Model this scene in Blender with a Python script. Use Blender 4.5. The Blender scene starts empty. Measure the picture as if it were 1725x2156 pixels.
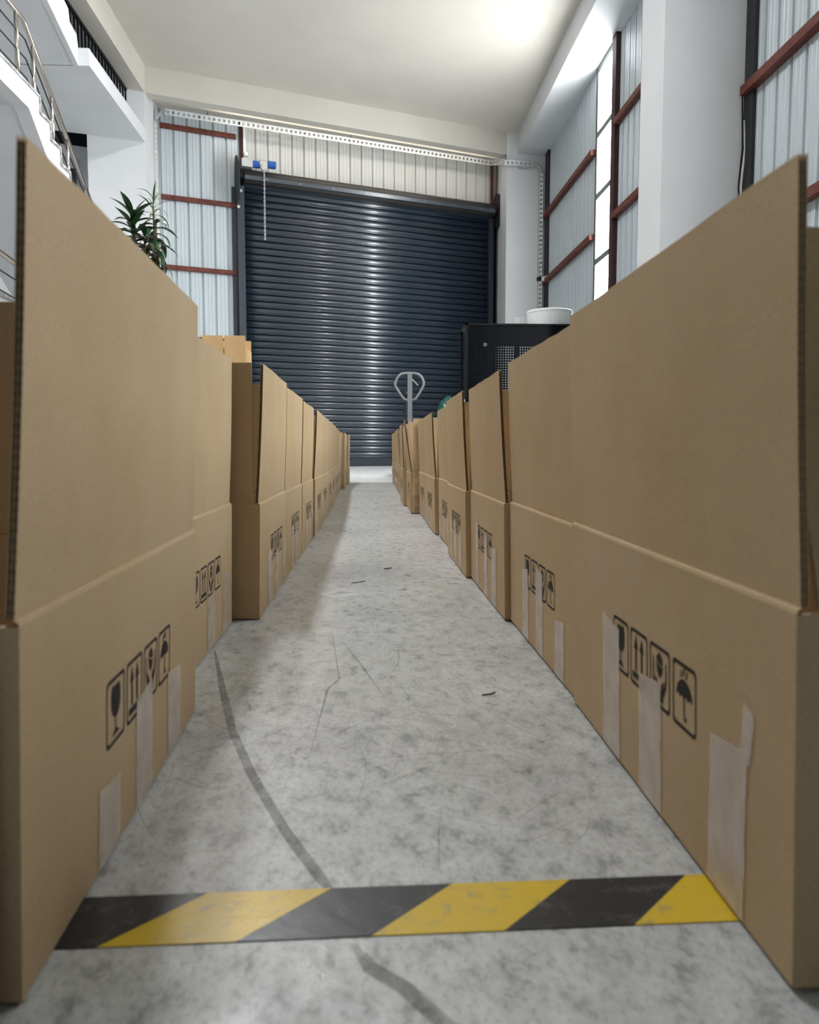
import bpy, math, random
from mathutils import Vector, Matrix
random.seed(7)
C = bpy.context.scene.collection
sc = bpy.context.scene
R = math.radians

# ------------------------------------------------------------------ camera
cd = bpy.data.cameras.new('camera')
cam = bpy.data.objects.new('camera', cd); C.objects.link(cam)
cam.location = (0, 0, 0.40)
cam.rotation_euler = (R(90 - 4.608), 0, R(-2.922))
cd.sensor_fit = 'HORIZONTAL'; cd.sensor_width = 36.0
cd.lens = 36.0 * 1650 / 1725
cd.clip_start = 0.02; cd.clip_end = 100
cd.dof.use_dof = True; cd.dof.focus_distance = 3.2; cd.dof.aperture_fstop = 9.5
sc.camera = cam
# ------------------------------------------------------------------ world, exposure
w = bpy.data.worlds.new('world'); sc.world = w; w.use_nodes = True
w.node_tree.nodes['Background'].inputs[0].default_value = (0.75, 0.85, 1.0, 1)
w.node_tree.nodes['Background'].inputs[1].default_value = 0.6
sc.view_settings.view_transform = 'Standard'; sc.view_settings.look = 'None'
sc.view_settings.gamma = 1.0; sc.view_settings.use_curve_mapping = False
sc.view_settings.exposure = 0.80
sc.cycles.max_bounces = 8; sc.cycles.diffuse_bounces = 4; sc.cycles.glossy_bounces = 3; sc.cycles.transparent_max_bounces = 8
sc.cycles.use_adaptive_sampling = True; sc.cycles.adaptive_threshold = 0.02
sc.cycles.caustics_reflective = False; sc.cycles.caustics_refractive = False
LAMP_E = 74.0      # diffusers of the ceiling lamps
PANE_E = 17.5       # daylight in the window panes

# ------------------------------------------------------------------ constants of the hall
XR = 3.045; XCOL = 2.354; YCOL = 13.655; ZC = 5.75; ZB = 5.385
XL = -3.125; ZM0 = 4.69; ZM1 = 4.88
WP = Vector((-0.06, 13.7, 0)); WA = R(20.6)
WU = Vector((math.cos(WA), math.sin(WA), 0)); WN = Vector((math.sin(WA), -math.cos(WA), 0))

def wpt(s, off=0.0, z=0.0):
    p = WP + WU * s + WN * off
    return (p.x, p.y, z)

# ------------------------------------------------------------------ materials
def mat(name, col, rough=0.6, metal=0.0, spec=0.5, coat=0.0):
    m = bpy.data.materials.new(name); m.use_nodes = True
    b = m.node_tree.nodes['Principled BSDF']
    b.inputs['Base Color'].default_value = (*col, 1); b.inputs['Roughness'].default_value = rough
    b.inputs['Metallic'].default_value = metal; b.inputs['Specular IOR Level'].default_value = spec
    b.inputs['Coat Weight'].default_value = coat
    return m
def nd(m, t, **kw):
    n = m.node_tree.nodes.new(t)
    for k, v in kw.items():
        if k in n.inputs: n.inputs[k].default_value = v
        else: setattr(n, k, v)
    return n
def ln(m, a, b): m.node_tree.links.new(a, b)
def coords(m, scale=(1, 1, 1), kind='Object', rot=(0, 0, 0)):
    tc = nd(m, 'ShaderNodeTexCoord'); mp = nd(m, 'ShaderNodeMapping')
    mp.inputs['Scale'].default_value = scale; mp.inputs['Rotation'].default_value = rot
    ln(m, tc.outputs[kind], mp.inputs['Vector']); return mp.outputs[0]
def ramp(m, fac, stops):
    r = nd(m, 'ShaderNodeValToRGB'); e = r.color_ramp.elements
    while len(e) < len(stops): e.new(0.5)
    for i, (p, c) in enumerate(stops):
        e[i].position = p; e[i].color = (*c, 1) if len(c) == 3 else c
    ln(m, fac, r.inputs[0]); return r.outputs[0]
def noise(m, vec, scale, detail=4, rough=0.55, dist=0.0):
    n = nd(m, 'ShaderNodeTexNoise'); n.inputs['Scale'].default_value = scale
    n.inputs['Detail'].default_value = detail; n.inputs['Roughness'].default_value = rough
    n.inputs['Distortion'].default_value = dist; ln(m, vec, n.inputs['Vector']); return n.outputs['Fac']
def mix(m, fac, a, b, mode='MIX'):
    n = nd(m, 'ShaderNodeMix', data_type='RGBA', blend_type=mode)
    if isinstance(fac, float): n.inputs[0].default_value = fac
    else: ln(m, fac, n.inputs[0])
    for s, v in ((6, a), (7, b)):
        if isinstance(v, tuple): n.inputs[s].default_value = (*v, 1)
        else: ln(m, v, n.inputs[s])
    return n.outputs[2]
def bump(m, h, strength=0.3, dist=0.01):
    b = nd(m, 'ShaderNodeBump'); b.inputs['Strength'].default_value = strength; b.inputs['Distance'].default_value = dist
    ln(m, h, b.inputs['Height']); ln(m, b.outputs[0], m.node_tree.nodes['Principled BSDF'].inputs['Normal'])
def base(m): return m.node_tree.nodes['Principled BSDF'].inputs['Base Color']
def rgh(m): return m.node_tree.nodes['Principled BSDF'].inputs['Roughness']

def mk_kraft(name, c0, c1, c2):
    m = mat(name, c1, 0.78, spec=0.25)
    v = coords(m)
    big = ramp(m, noise(m, v, 3.0, 3), [(0.3, c0), (0.55, c1), (0.75, c2)])
    fine = ramp(m, noise(m, coords(m, (1, 1, 3)), 260, 2), [(0.3, (0.86, 0.86, 0.86)), (0.7, (1.06, 1.06, 1.06))])
    ln(m, mix(m, 1.0, big, fine, 'MULTIPLY'), base(m))
    wv = nd(m, 'ShaderNodeTexWave', wave_type='BANDS', bands_direction='Z'); wv.inputs['Scale'].default_value = 14
    wv.inputs['Distortion'].default_value = 3.0; wv.inputs['Detail'].default_value = 2; wv.inputs['Detail Scale'].default_value = 0.6
    ln(m, v, wv.inputs['Vector'])
    bump(m, wv.outputs['Fac'], 0.035, 0.003)
    return m
M = {}
M['kraft'] = mk_kraft('kraft board', (0.485, 0.352, 0.205), (0.535, 0.40, 0.245), (0.555, 0.425, 0.285))
M['kraft_pale'] = mk_kraft('pale kraft board', (0.56, 0.36, 0.17), (0.62, 0.41, 0.20), (0.66, 0.45, 0.24))
M['flute'] = mat('flute paper', (0.11, 0.06, 0.035), 0.9, spec=0.1)
M['ink'] = mat('printing ink', (0.025, 0.022, 0.022), 0.7, spec=0.2)

def mk_tape():
    m = mat('packing tape', (0.80, 0.71, 0.65), 0.22, spec=0.5)
    v = coords(m, (1, 1, 0.12))
    n = noise(m, v, 90, 3); bump(m, n, 0.25, 0.002)
    nt = m.node_tree; b = nt.nodes['Principled BSDF']; out = nt.nodes['Material Output']
    tr = nd(m, 'ShaderNodeBsdfTransparent'); mx = nd(m, 'ShaderNodeMixShader')
    f = ramp(m, noise(m, coords(m), 25, 2), [(0.3, (0.48, 0.48, 0.48)), (0.7, (0.66, 0.66, 0.66))])
    ln(m, f, mx.inputs[0]); ln(m, tr.outputs[0], mx.inputs[1]); ln(m, b.outputs[0], mx.inputs[2])
    ln(m, mx.outputs[0], out.inputs[0]); return m
M['tape'] = mk_tape()

def mk_plaster(name, c, r=0.75):
    m = mat(name, c, r, spec=0.3)
    v = coords(m, kind='Object')
    d = tuple(x * 0.93 for x in c)
    ln(m, ramp(m, noise(m, v, 0.9, 5), [(0.35, d), (0.65, c)]), base(m))
    bump(m, noise(m, v, 60, 3), 0.08, 0.01); return m
M['plaster'] = mk_plaster('white plaster', (0.74, 0.755, 0.77))
M['ceil'] = mk_plaster('ceiling paint', (0.66, 0.625, 0.56), 0.6)
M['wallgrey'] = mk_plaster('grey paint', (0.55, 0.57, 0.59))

def mk_clad(name, c, rough=0.32):
    m = mat(name, c, rough, metal=0.0, spec=0.6)
    v = coords(m, (6, 6, 0.5))
    d = tuple(x * 0.93 for x in c)
    ln(m, ramp(m, noise(m, v, 1.0, 2), [(0.3, d), (0.65, c)]), base(m))
    ln(m, ramp(m, noise(m, coords(m), 2.0, 3), [(0.3, (rough * 0.85,) * 3), (0.7, (rough * 1.25,) * 3)]), rgh(m))
    return m
M['clad'] = mk_clad('pale blue grey sheet', (0.54, 0.60, 0.635))
M['clad_warm'] = mk_clad('pale grey sheet', (0.60, 0.61, 0.59), 0.45)

def mk_rust(name, c):
    m = mat(name, c, 0.6, spec=0.3)
    d = tuple(x * 0.6 for x in c)
    ln(m, ramp(m, noise(m, coords(m), 14, 5), [(0.35, d), (0.6, c)]), base(m)); return m
M['red'] = mk_rust('red oxide primer', (0.16, 0.045, 0.032))
M['red_dark'] = mk_rust('dark red primer', (0.055, 0.022, 0.022))
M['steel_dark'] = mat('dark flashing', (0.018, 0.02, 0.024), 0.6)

def mk_slat():
    m = mat('slate blue door paint', (0.013, 0.025, 0.043), 0.34, spec=1.0, coat=1.0)
    m.node_tree.nodes['Principled BSDF'].inputs['Coat Roughness'].default_value = 0.19
    v = coords(m, (0.6, 1, 8))
    ln(m, ramp(m, noise(m, v, 3, 4), [(0.3, (0.29,) * 3), (0.7, (0.39,) * 3)]), rgh(m)); return m
M['slat'] = mk_slat()
M['guide'] = mat('door guide paint', (0.025, 0.034, 0.047), 0.4, spec=0.5)
M['barrel'] = mat('barrel paint', (0.05, 0.046, 0.042), 0.38, spec=0.6)
M['blue'] = mat('motor blue', (0.01, 0.09, 0.42), 0.35)
M['alu'] = mat('cast aluminium', (0.62, 0.63, 0.64), 0.35, metal=0.8)
M['galv'] = mat('galvanised steel', (0.60, 0.62, 0.62), 0.42, metal=0.55)
M['chrome'] = mat('stainless steel', (0.62, 0.57, 0.52), 0.2, metal=1.0)
M['black'] = mat('black paint', (0.006, 0.007, 0.010), 0.4, spec=0.25)
M['blackgloss'] = mat('black gloss sheet', (0.003, 0.004, 0.008), 0.3, spec=0.12)
M['jack'] = mat('grey jack paint', (0.36, 0.39, 0.42), 0.35)
M['rubber'] = mat('black rubber', (0.012, 0.012, 0.013), 0.7)
M['white'] = mat('white plastic', (0.86, 0.87, 0.87), 0.35)
M['frame'] = mat('window frame grey', (0.16, 0.18, 0.18), 0.4)
M['glassdark'] = mat('dark glass', (0.02, 0.024, 0.028), 0.12)
M['terracotta'] = mat('plant pot clay', (0.35, 0.15, 0.08), 0.8)
M['soil'] = mat('potting soil', (0.03, 0.02, 0.014), 0.95)
M['stem'] = mat('plant stem', (0.20, 0.16, 0.10), 0.8)
M['plasticgreen'] = mat('green plastic film', (0.0, 0.10, 0.072), 0.28)
def mk_marble():
    m = mat('grey marble', (0.5, 0.5, 0.5), 0.3)
    ln(m, ramp(m, noise(m, coords(m), 12, 6, 0.7, 1.2), [(0.35, (0.10, 0.10, 0.10)), (0.5, (0.42, 0.41, 0.40)), (0.62, (0.66, 0.65, 0.63))]), base(m)); return m
M['marble'] = mk_marble()
def mk_leaf(name, a, b):
    m = mat(name, a, 0.35, spec=0.5)
    ln(m, ramp(m, noise(m, coords(m), 9, 3), [(0.35, a), (0.7, b)]), base(m)); return m
M['leaf'] = mk_leaf('green leaf', (0.014, 0.045, 0.014), (0.03, 0.085, 0.028))
M['leaf_light'] = mk_leaf('young leaf', (0.04, 0.11, 0.03), (0.08, 0.17, 0.05))
M['leaf_dry'] = mk_leaf('dry leaf', (0.14, 0.085, 0.04), (0.30, 0.20, 0.12))

def emit(name, col, e):
    m = bpy.data.materials.new(name); m.use_nodes = True; nt = m.node_tree; nt.nodes.clear()
    o = nt.nodes.new('ShaderNodeOutputMaterial'); s = nt.nodes.new('ShaderNodeEmission')
    s.inputs[0].default_value = (*col, 1); s.inputs[1].default_value = e; nt.links.new(s.outputs[0], o.inputs[0]); return m
M['pane'] = emit('daylit frosted pane', (0.95, 0.985, 1.0), PANE_E)
M['lamp'] = emit('lamp diffuser', (0.98, 0.99, 1.0), LAMP_E)

M['strip'] = emit('warm strip diffuser', (1.0, 0.91, 0.80), 5.0)

def mk_floor():
    m = mat('worn concrete', (0.4, 0.4, 0.4), 0.4, spec=0.5)
    v = coords(m)
    va = coords(m, (1.6, 1, 1), rot=(0, 0, 0.5))
    big = ramp(m, noise(m, v, 2.2, 6, 0.6, 0.4), [(0.3, (0.44, 0.457, 0.462)), (0.5, (0.58, 0.60, 0.605)), (0.72, (0.68, 0.705, 0.715))])
    mid = ramp(m, noise(m, va, 22, 8, 0.72, 0.25), [(0.36, (0.52, 0.52, 0.52)), (0.47, (0.90, 0.90, 0.90)), (0.60, (1.05, 1.05, 1.05)), (0.75, (1.2, 1.2, 1.2))])
    fine = ramp(m, noise(m, va, 95, 6, 0.75, 0.15), [(0.34, (0.62, 0.62, 0.62)), (0.48, (0.98, 0.98, 0.98)), (0.75, (1.10, 1.10, 1.10))])
    yel = ramp(m, noise(m, v, 1.3, 3), [(0.5, (1, 1, 1)), (0.75, (1.0, 0.985, 0.94))])
    c = mix(m, 1.0, mix(m, 1.0, mix(m, 1.0, big, mid, 'MULTIPLY'), fine, 'MULTIPLY'), yel, 'MULTIPLY')
    ln(m, c, base(m))
    ln(m, ramp(m, noise(m, v, 14, 5, 0.6), [(0.3, (0.23,) * 3), (0.7, (0.47,) * 3)]), rgh(m))
    bump(m, noise(m, va, 60, 6, 0.65), 0.18, 0.004); return m
M['floor'] = mk_floor()
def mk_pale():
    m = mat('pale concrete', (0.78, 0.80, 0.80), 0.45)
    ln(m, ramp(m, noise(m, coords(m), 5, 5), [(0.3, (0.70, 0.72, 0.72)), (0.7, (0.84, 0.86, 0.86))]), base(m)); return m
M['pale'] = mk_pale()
def mk_htape(name, c, d):
    m = mat(name, c, 0.32)
    n1 = noise(m, coords(m), 45, 6, 0.7, 0.6)
    ln(m, ramp(m, n1, [(0.33, d), (0.45, c)]), base(m))
    bump(m, noise(m, coords(m), 60, 4), 0.25, 0.002); return m
M['hyellow'] = mk_htape('hazard yellow', (0.72, 0.50, 0.035), (0.45, 0.38, 0.16))
M['hblack'] = mk_htape('hazard black', (0.018, 0.021, 0.026), (0.10, 0.10, 0.095))
def mk_scr(name, c, a):
    m = mat(name, c, 0.6); b = m.node_tree.nodes['Principled BSDF']
    f = ramp(m, noise(m, coords(m), 30, 4), [(0.30, (a * .45,) * 3), (0.6, (a,) * 3)])
    ln(m, f, b.inputs['Alpha']); return m
M['scuff'] = mk_scr('dark scuff', (0.12, 0.12, 0.12), 0.42)
M['scratch'] = mk_scr('pale scratch', (0.75, 0.75, 0.75), 0.6)
M['twig'] = mat('brown splinter', (0.10, 0.05, 0.03), 0.8)

# ------------------------------------------------------------------ mesh helpers
class MB:
    def __init__(s): s.v = []; s.f = []; s.m = []
    def add(s, vs, fs, mi=0):
        o = len(s.v); s.v += [tuple(p) for p in vs]; s.f += [tuple(i + o for i in f) for f in fs]; s.m += [mi] * len(fs); return s
    def box(s, a, b, mi=0):
        x0, y0, z0 = a; x1, y1, z1 = b
        return s.add([(x0, y0, z0), (x1, y0, z0), (x1, y1, z0), (x0, y1, z0), (x0, y0, z1), (x1, y0, z1), (x1, y1, z1), (x0, y1, z1)],
                     [(0, 3, 2, 1), (4, 5, 6, 7), (0, 1, 5, 4), (1, 2, 6, 5), (2, 3, 7, 6), (3, 0, 4, 7)], mi)
    def prism(s, poly, z0, z1, mi=0, tf=None):
        tf = tf or (lambda x, y, z: (x, y, z)); n = len(poly)
        return s.add([tf(x, y, z0) for x, y in poly] + [tf(x, y, z1) for x, y in poly],
                     [tuple(reversed(range(n))), tuple(range(n, 2 * n))] + [(i, (i + 1) % n, n + (i + 1) % n, n + i) for i in range(n)], mi)
    def tube(s, pts, r, n=8, closed=False, mi=0, cap=True):
        pts = [Vector(p) for p in pts]; N = len(pts); rings = []; prev = None
        rr = r if isinstance(r, (list, tuple)) else [r] * N
        for i in range(N):
            if closed: t = pts[(i + 1) % N] - pts[i - 1]
            else: t = pts[min(i + 1, N - 1)] - pts[max(i - 1, 0)]
            t.normalize()
            a = Vector((0, 0, 1)) if prev is None else prev
            if abs(a.dot(t)) > 0.98 and prev is None: a = Vector((1, 0, 0))
            x = (a - t * a.dot(t)).normalized(); y = t.cross(x); prev = x
            rings.append([pts[i] + (x * math.cos(k * 2 * math.pi / n) + y * math.sin(k * 2 * math.pi / n)) * rr[i] for k in range(n)])
        vs = [p for q in rings for p in q]; fs = []
        for i in range(N if closed else N - 1):
            j = (i + 1) % N
            fs += [(i * n + k, i * n + (k + 1) % n, j * n + (k + 1) % n, j * n + k) for k in range(n)]
        if cap and not closed: fs += [tuple(reversed(range(n))), tuple(range((N - 1) * n, N * n))]
        return s.add(vs, fs, mi)
    def lathe(s, prof, n=24, c=(0, 0, 0), mi=0):
        vs = [(c[0] + r * math.cos(k * 2 * math.pi / n), c[1] + r * math.sin(k * 2 * math.pi / n), c[2] + z) for r, z in prof for k in range(n)]
        fs = [(i * n + k, i * n + (k + 1) % n, (i + 1) * n + (k + 1) % n, (i + 1) * n + k) for i in range(len(prof) - 1) for k in range(n)]
        fs += [tuple(reversed(range(n))), tuple(range((len(prof) - 1) * n, len(prof) * n))]
        return s.add(vs, fs, mi)
    def mesh(s, name, mats, smooth=False):
        me = bpy.data.meshes.new(name); me.from_pydata(s.v, [], s.f)
        for m in (mats if isinstance(mats, (list, tuple)) else [mats]): me.materials.append(M[m] if isinstance(m, str) else m)
        me.polygons.foreach_set('material_index', s.m)
        me.validate(); me.update()
        if smooth: me.polygons.foreach_set('use_smooth', [True] * len(me.polygons))
        return me
def link(name, me, parent=None, loc=(0, 0, 0), rotz=0.0):
    o = bpy.data.objects.new(name, me); C.objects.link(o)
    o.location = loc; o.rotation_euler = (0, 0, rotz)
    if parent is not None: o.parent = parent
    return o
def obj(name, mb, mats, parent=None, loc=(0, 0, 0), rotz=0.0, smooth=False):
    return link(name, mb.mesh(name, mats, smooth), parent, loc, rotz)
def tag(o, label=None, cat=None, group=None, kind=None):
    if label: o['label'] = label
    if cat: o['category'] = cat
    if group: o['group'] = group
    if kind: o['kind'] = kind
    return o
def thing(name, label, cat, loc=(0, 0, 0), rotz=0.0, group=None):
    return tag(link(name, None, None, loc, rotz), label, cat, group)
def struct(name, mb, mats, parent=None, loc=(0, 0, 0), rotz=0.0, label=None):
    o = obj(name, mb, mats, parent, loc, rotz); o['kind'] = 'structure'
    if label: o['label'] = label
    return o

# ================================================================== SETTING
YR = -7.0; XLW = -4.9
fl = struct('floor', MB().add([(XLW, YR, 0), (XR + .1, YR, 0), (XR + .1, 15.4, 0), (XLW, 15.4, 0),
            (XLW, YR, -.1), (XR + .1, YR, -.1), (XR + .1, 15.4, -.1), (XLW, 15.4, -.1)],
            [(0, 1, 2, 3), (7, 6, 5, 4), (0, 4, 5, 1), (1, 5, 6, 2), (2, 6, 7, 3), (3, 7, 4, 0)]), 'floor', label='worn grey concrete floor with scuffs')
# pale ramp rising to the roller door
def ramp_slab(name, y0, y1, z0, z1, x0=-2.6, x1=2.3, back=False):
    mb = MB()
    a = [(x0, y0, z0), (x1, y0, z0)]
    if back:
        b = [(x1, WP.y + (x1 - WP.x) * math.tan(WA), z1), (x0, WP.y + (x0 - WP.x) * math.tan(WA), z1)]
    else: b = [(x1, y1, z1), (x0, y1, z1)]
    top = a + b; bot = [(x, y, -.05) for x, y, z in top]
    mb.add(top + bot, [(0, 1, 2, 3), (7, 6, 5, 4), (0, 4, 5, 1), (1, 5, 6, 2), (2, 6, 7, 3), (3, 7, 4, 0)])
    return struct(name, mb, 'pale', fl)
ramp_slab('ramp_slab', 9.36, 11.2, 0.006, 0.045)
ramp_slab('ramp_slab', 11.215, 0, 0.045, 0.105, back=True)

# outer shell
struct('wall_outer_right', MB().box((XR + .1, YR, 0), (XR + .2, 15.6, ZC)), 'steel_dark')
struct('wall_rear', MB().box((XLW, YR - .1, 0), (XR + .2, YR, ZC)), 'wallgrey')
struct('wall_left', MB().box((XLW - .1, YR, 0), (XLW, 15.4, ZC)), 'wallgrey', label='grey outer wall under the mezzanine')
struct('wall_outer_back', MB().box((-5.2, .12, 0), (3.6, .22, ZC)), 'steel_dark', None, WP, WA)
struct('ceiling', MB().box((XLW, YR, ZC), (XR + .2, 15.6, ZC + .12)), 'ceil', label='smooth off-white ceiling')

# beams
struct('trim_1', MB().box((XCOL + .2, YR, ZB + .012), (XR + .1, YCOL + .02, ZC + .01)), 'plaster', label='white ceiling beam along the right wall')
bb = MB().box((-3.70, -.88, ZB), (2.28, -.70, ZC + .01))
struct('trim_2', bb, 'ceil', None, WP, WA, 'white ceiling beam above the roller door')
struct('trim_3', MB().box((-3.9, -.72, 5.555), (2.6, .13, ZC)), 'ceil', None, WP, WA, 'white soffit between beam and back wall')
struct('trim_4', MB().box((-3.6, -.36, 5.50), (2.45, -.33, 5.555)), 'ceil', None, WP, WA, 'thin white ledge under the soffit')
struct('trim_5', MB().box((-3.45, YR, ZB - .012), (XL, 11.75, ZC + .01)), 'ceil', label='white ceiling beam along the mezzanine')
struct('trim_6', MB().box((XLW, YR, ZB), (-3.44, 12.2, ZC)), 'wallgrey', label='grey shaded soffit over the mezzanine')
# columns
struct('wall_column_corner', MB().prism([(XCOL, YCOL), (XR + .05, YCOL), (XR + .05, 15.0), (XCOL, 14.75)], 0, ZC), 'plaster', label='white corner column right of the roller door')
struct('wall_column_right', MB().box((XCOL, 6.39, 0), (XR + .08, 6.927, ZC)), 'plaster', label='broad white column on the right wall')
pf = Vector((-3.128, 11.566, 0)); pl = Vector((-3.84, 11.30, 0))
struct('wall_pier_left', MB().prism([(pl.x, pl.y), (pf.x, pf.y), (-3.19, 12.5), (-3.9, 12.3)], 0, ZC), 'plaster', label='white pier left of the metal cladding')
# white return strip between pier and cladding, recessed wall with a dark window
struct('wall_recess', MB().box((-1.4, .52, 0), (-.55, .62, ZM0)), 'plaster', None, (pf.x, pf.y, 0), WA, 'white recessed wall beside the pier')
wr = tag(link('window_3', None, None, (pf.x, pf.y, 0), WA), 'small dark window behind the stair rail', None, None, 'structure')
obj('window_frame', MB().box((-1.30, .49, 3.70), (-.86, .52, 4.50)), 'wallgrey', wr)
obj('pane', MB().box((-1.26, .48, 3.74), (-1.06, .492, 4.36)), 'glassdark', wr)
obj('pane', MB().box((-1.03, .48, 3.74), (-.90, .492, 4.36)), 'glassdark', wr)

# ---- cladding sheets
def sheet_profile(w, pitch=0.2):
    pts = []; n = int(round(w / pitch))
    for i in range(n):
        b = i * pitch
        pts += [(b, 0), (b + .045, 0), (b + .05, .005), (b + .058, .005), (b + .063, 0), (b + .10, 0), (b + .105, .005), (b + .113, .005), (b + .118, 0),
                (b + .158, 0), (b + .166, .032), (b + .188, .032), (b + .196, 0)]
    pts.append((n * pitch, 0)); return pts
def sheet_mesh(w, z0, z1, m, flip=1, t=.002):
    p = sheet_profile(w); mb = MB(); n = len(p)
    vs = [(x, y * flip, z0) for x, y in p] + [(x, y * flip, z1) for x, y in p]
    vs += [(x, (y + t) * flip, z0) for x, y in p] + [(x, (y + t) * flip, z1) for x, y in p]
    fs = [(i, i + 1, n + i + 1, n + i) for i in range(n - 1)] + [(2 * n + i + 1, 2 * n + i, 3 * n + i, 3 * n + i + 1) for i in range(n - 1)]
    mb.add(vs, fs); return mb.mesh('metal_sheet', m)
wb = tag(link('wall_back', None, None, WP, WA), 'corrugated metal wall around the roller door', None, None, 'structure')
for s0, wd in ((-3.50, .6), (-2.90, .8)):
    link('metal_sheet', sheet_mesh(wd, 0, 5.56, 'clad'), wb, (s0, 0, 0))
for k in range(5):
    link('metal_sheet', sheet_mesh(1.0 if k < 4 else .6, 4.55, 5.56, 'clad_warm'), wb, (-2.03 + k * 1.0, .03, 0))
for z in (5.30, 4.245, 3.195, 2.12, 1.05):
    mb = MB().box((-3.40, -.05, z - .035), (-2.17, -.004, z + .035)); obj('girt', mb, 'red', wb)
obj('door_post', MB().box((-2.11, -.03, 4.3), (-2.065, .05, 5.56)), 'red_dark', wb)
obj('white_jamb', MB().box((-2.06, -.05, 4.95), (-2.025, .03, 5.56)), 'white', wb)
obj('door_post', MB().box((2.44, -.03, 0.1), (2.475, .05, 5.56)), 'red', wb)
obj('lintel', MB().box((-2.06, .07, 4.4), (2.47, .1, 4.6)), 'red_dark', wb)

wrr = tag(link('wall_right', None, None, (XR, 0, 0), 0), 'corrugated metal wall with red girts on the right', None, None, 'structure')
WIN = [(9.85, 10.62), (2.75, 3.52)]
_sm = {}
def rsheet(y0, w, z0, z1):
    k = (round(w, 2), z0, z1)
    if k not in _sm:
        p = sheet_profile(w); n = len(p); mb = MB(); t = .002
        vs = [(y, x, z0) for x, y in p] + [(y, x, z1) for x, y in p] + [(y + t, x, z0) for x, y in p] + [(y + t, x, z1) for x, y in p]
        fs = [(i + 1, i, n + i, n + i + 1) for i in range(n - 1)] + [(2 * n + i, 2 * n + i + 1, 3 * n + i + 1, 3 * n + i) for i in range(n - 1)]
        mb.add(vs, fs); _sm[k] = mb.mesh('metal_sheet', 'clad')
    link('metal_sheet', _sm[k], wrr, (0, y0, 0))
rsheet(10.65, 1.0, 0, 5.7); rsheet(11.65, 1.0, 0, 5.7); rsheet(12.65, 1.0, 0, 5.7)
rsheet(8.78, 1.0, 0, 5.7); rsheet(7.78, 1.0, 0, 5.7); rsheet(6.78, 1.0, 0, 5.7)
for k in range(3): rsheet(3.55 + k * 1.0, 1.0, 0, 5.7)
for k in range(10): rsheet(2.72 - 1.0 * (k + 1), 1.0, 0, 5.7)
rsheet(9.8, .8, 0, 1.2); rsheet(2.72, .8, 0, 1.2)
for z in (4.35, 3.245, 2.13, 1.02):
    for a, b in ((10.68, 13.62), (6.95, 9.74), (3.60, 6.37), (-6.9, 2.64)):
        obj('girt', MB().box((-.075, a, z - .035), (-.004, b, z + .035)), 'red', wrr)
for a in (9.70, 2.64):
    obj('window_post', MB().box((-.06, a, 0), (.06, a + .15, 5.70)), 'red_dark', wrr)
obj('window_post', MB().box((-.02, 10.625, 0), (.06, 10.655, 5.70)), 'red_dark', wrr)
obj('flashing_and_shade', MB().box((-.03, 13.42, 0), (.06, 13.66, 5.70)), 'steel_dark', wrr)
obj('flashing_and_shade', MB().box((-.03, 6.24, 0), (.06, 6.40, 5.70)), 'steel_dark', wrr)  # dark strip stands in for the shadow beside the broad column
for wi, (a, b) in enumerate(WIN):
    wn = tag(link('window_%d' % (wi + 1), None, None, (XR, 0, 0)), 'tall bright window strip in the right wall' if wi == 0 else 'second tall window strip nearer the camera', None, None, 'structure')
    zz = [5.35, 4.525, 3.73, 2.885, 2.05, 1.22]
    f = MB().box((-.02, a, 1.2), (.05, a + .045, 5.39)).box((-.02, b - .045, 1.2), (.05, b, 5.39))
    for z in zz: f.box((-.02, a + .045, z - .038), (.05, b - .045, z + .038))
    obj('window_frame', f, 'frame', wn)
    for i in range(5):
        obj('pane', MB().box((.02, a + .045, zz[i + 1] + .03), (.026, b - .045, zz[i] - .03)), 'pane', wn)

# ---- roller door
dr = tag(link('door_1', None, None, WP, WA), 'closed dark blue-grey roller shutter door', None, None, 'structure')
PIT = 0.1055; NS = 41
prof = [(0.010, 0), (-.004, .002)]
for i in range(5):      # small bead along the lower edge
    t = R(-70 + i * 40); prof.append((-.010 - .010 * math.cos(t), .0125 + .0095 * math.sin(t)))
prof += [(-.008, .0245), (-.012, .028)]
for i in range(6):
    t = (i + .5) / 6; prof.append((-.0135 - .0065 * math.sin(math.pi * t), .030 + t * (PIT - .046)))
prof += [(-.010, PIT - .0125), (.004, PIT - .006), (0.010, PIT)]
def slat_mesh(pr, x0, x1):
    n = len(pr); mb = MB()
    vs = [(x0, y, z) for y, z in pr] + [(x1, y, z) for y, z in pr]
    mb.add(vs, [(i, n + i, n + i + 1, i + 1) for i in range(n - 1)] + [tuple(range(n)), tuple(reversed(range(n, 2 * n)))])
    me = mb.mesh('slat', 'slat'); me.polygons.foreach_set('use_smooth', [3 > len(p.vertices) or len(p.vertices) == 4 for p in me.polygons]); return me
sm_ = slat_mesh(prof, -2.10, 2.38)
for k in range(NS):
    o = link('slat', sm_, dr, (0, -.06, .245 + k * PIT))
obj('bottom_bar', MB().box((-2.10, -.085, .112), (2.38, -.05, .243)), 'guide', dr)
obj('guide', MB().box((-2.185, -.13, .1), (-2.075, .02, 4.53)).box((-2.25, -.03, .1), (-2.185, .02, 4.53)), 'guide', dr)
obj('guide', MB().box((2.345, -.13, .1), (2.435, .02, 4.53)), 'guide', dr)
def cyl(mb, x0, x1, y, z, r, n=24, mi=0):
    mb.tube([(x0, y, z), (x1, y, z)], r, n, mi=mi); return mb
o = obj('barrel', cyl(MB(), -2.08, 2.40, -.16, 4.665, .115, 32), 'barrel', dr, smooth=False)
for p in o.data.polygons: p.use_smooth = len(p.vertices) == 4
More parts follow.
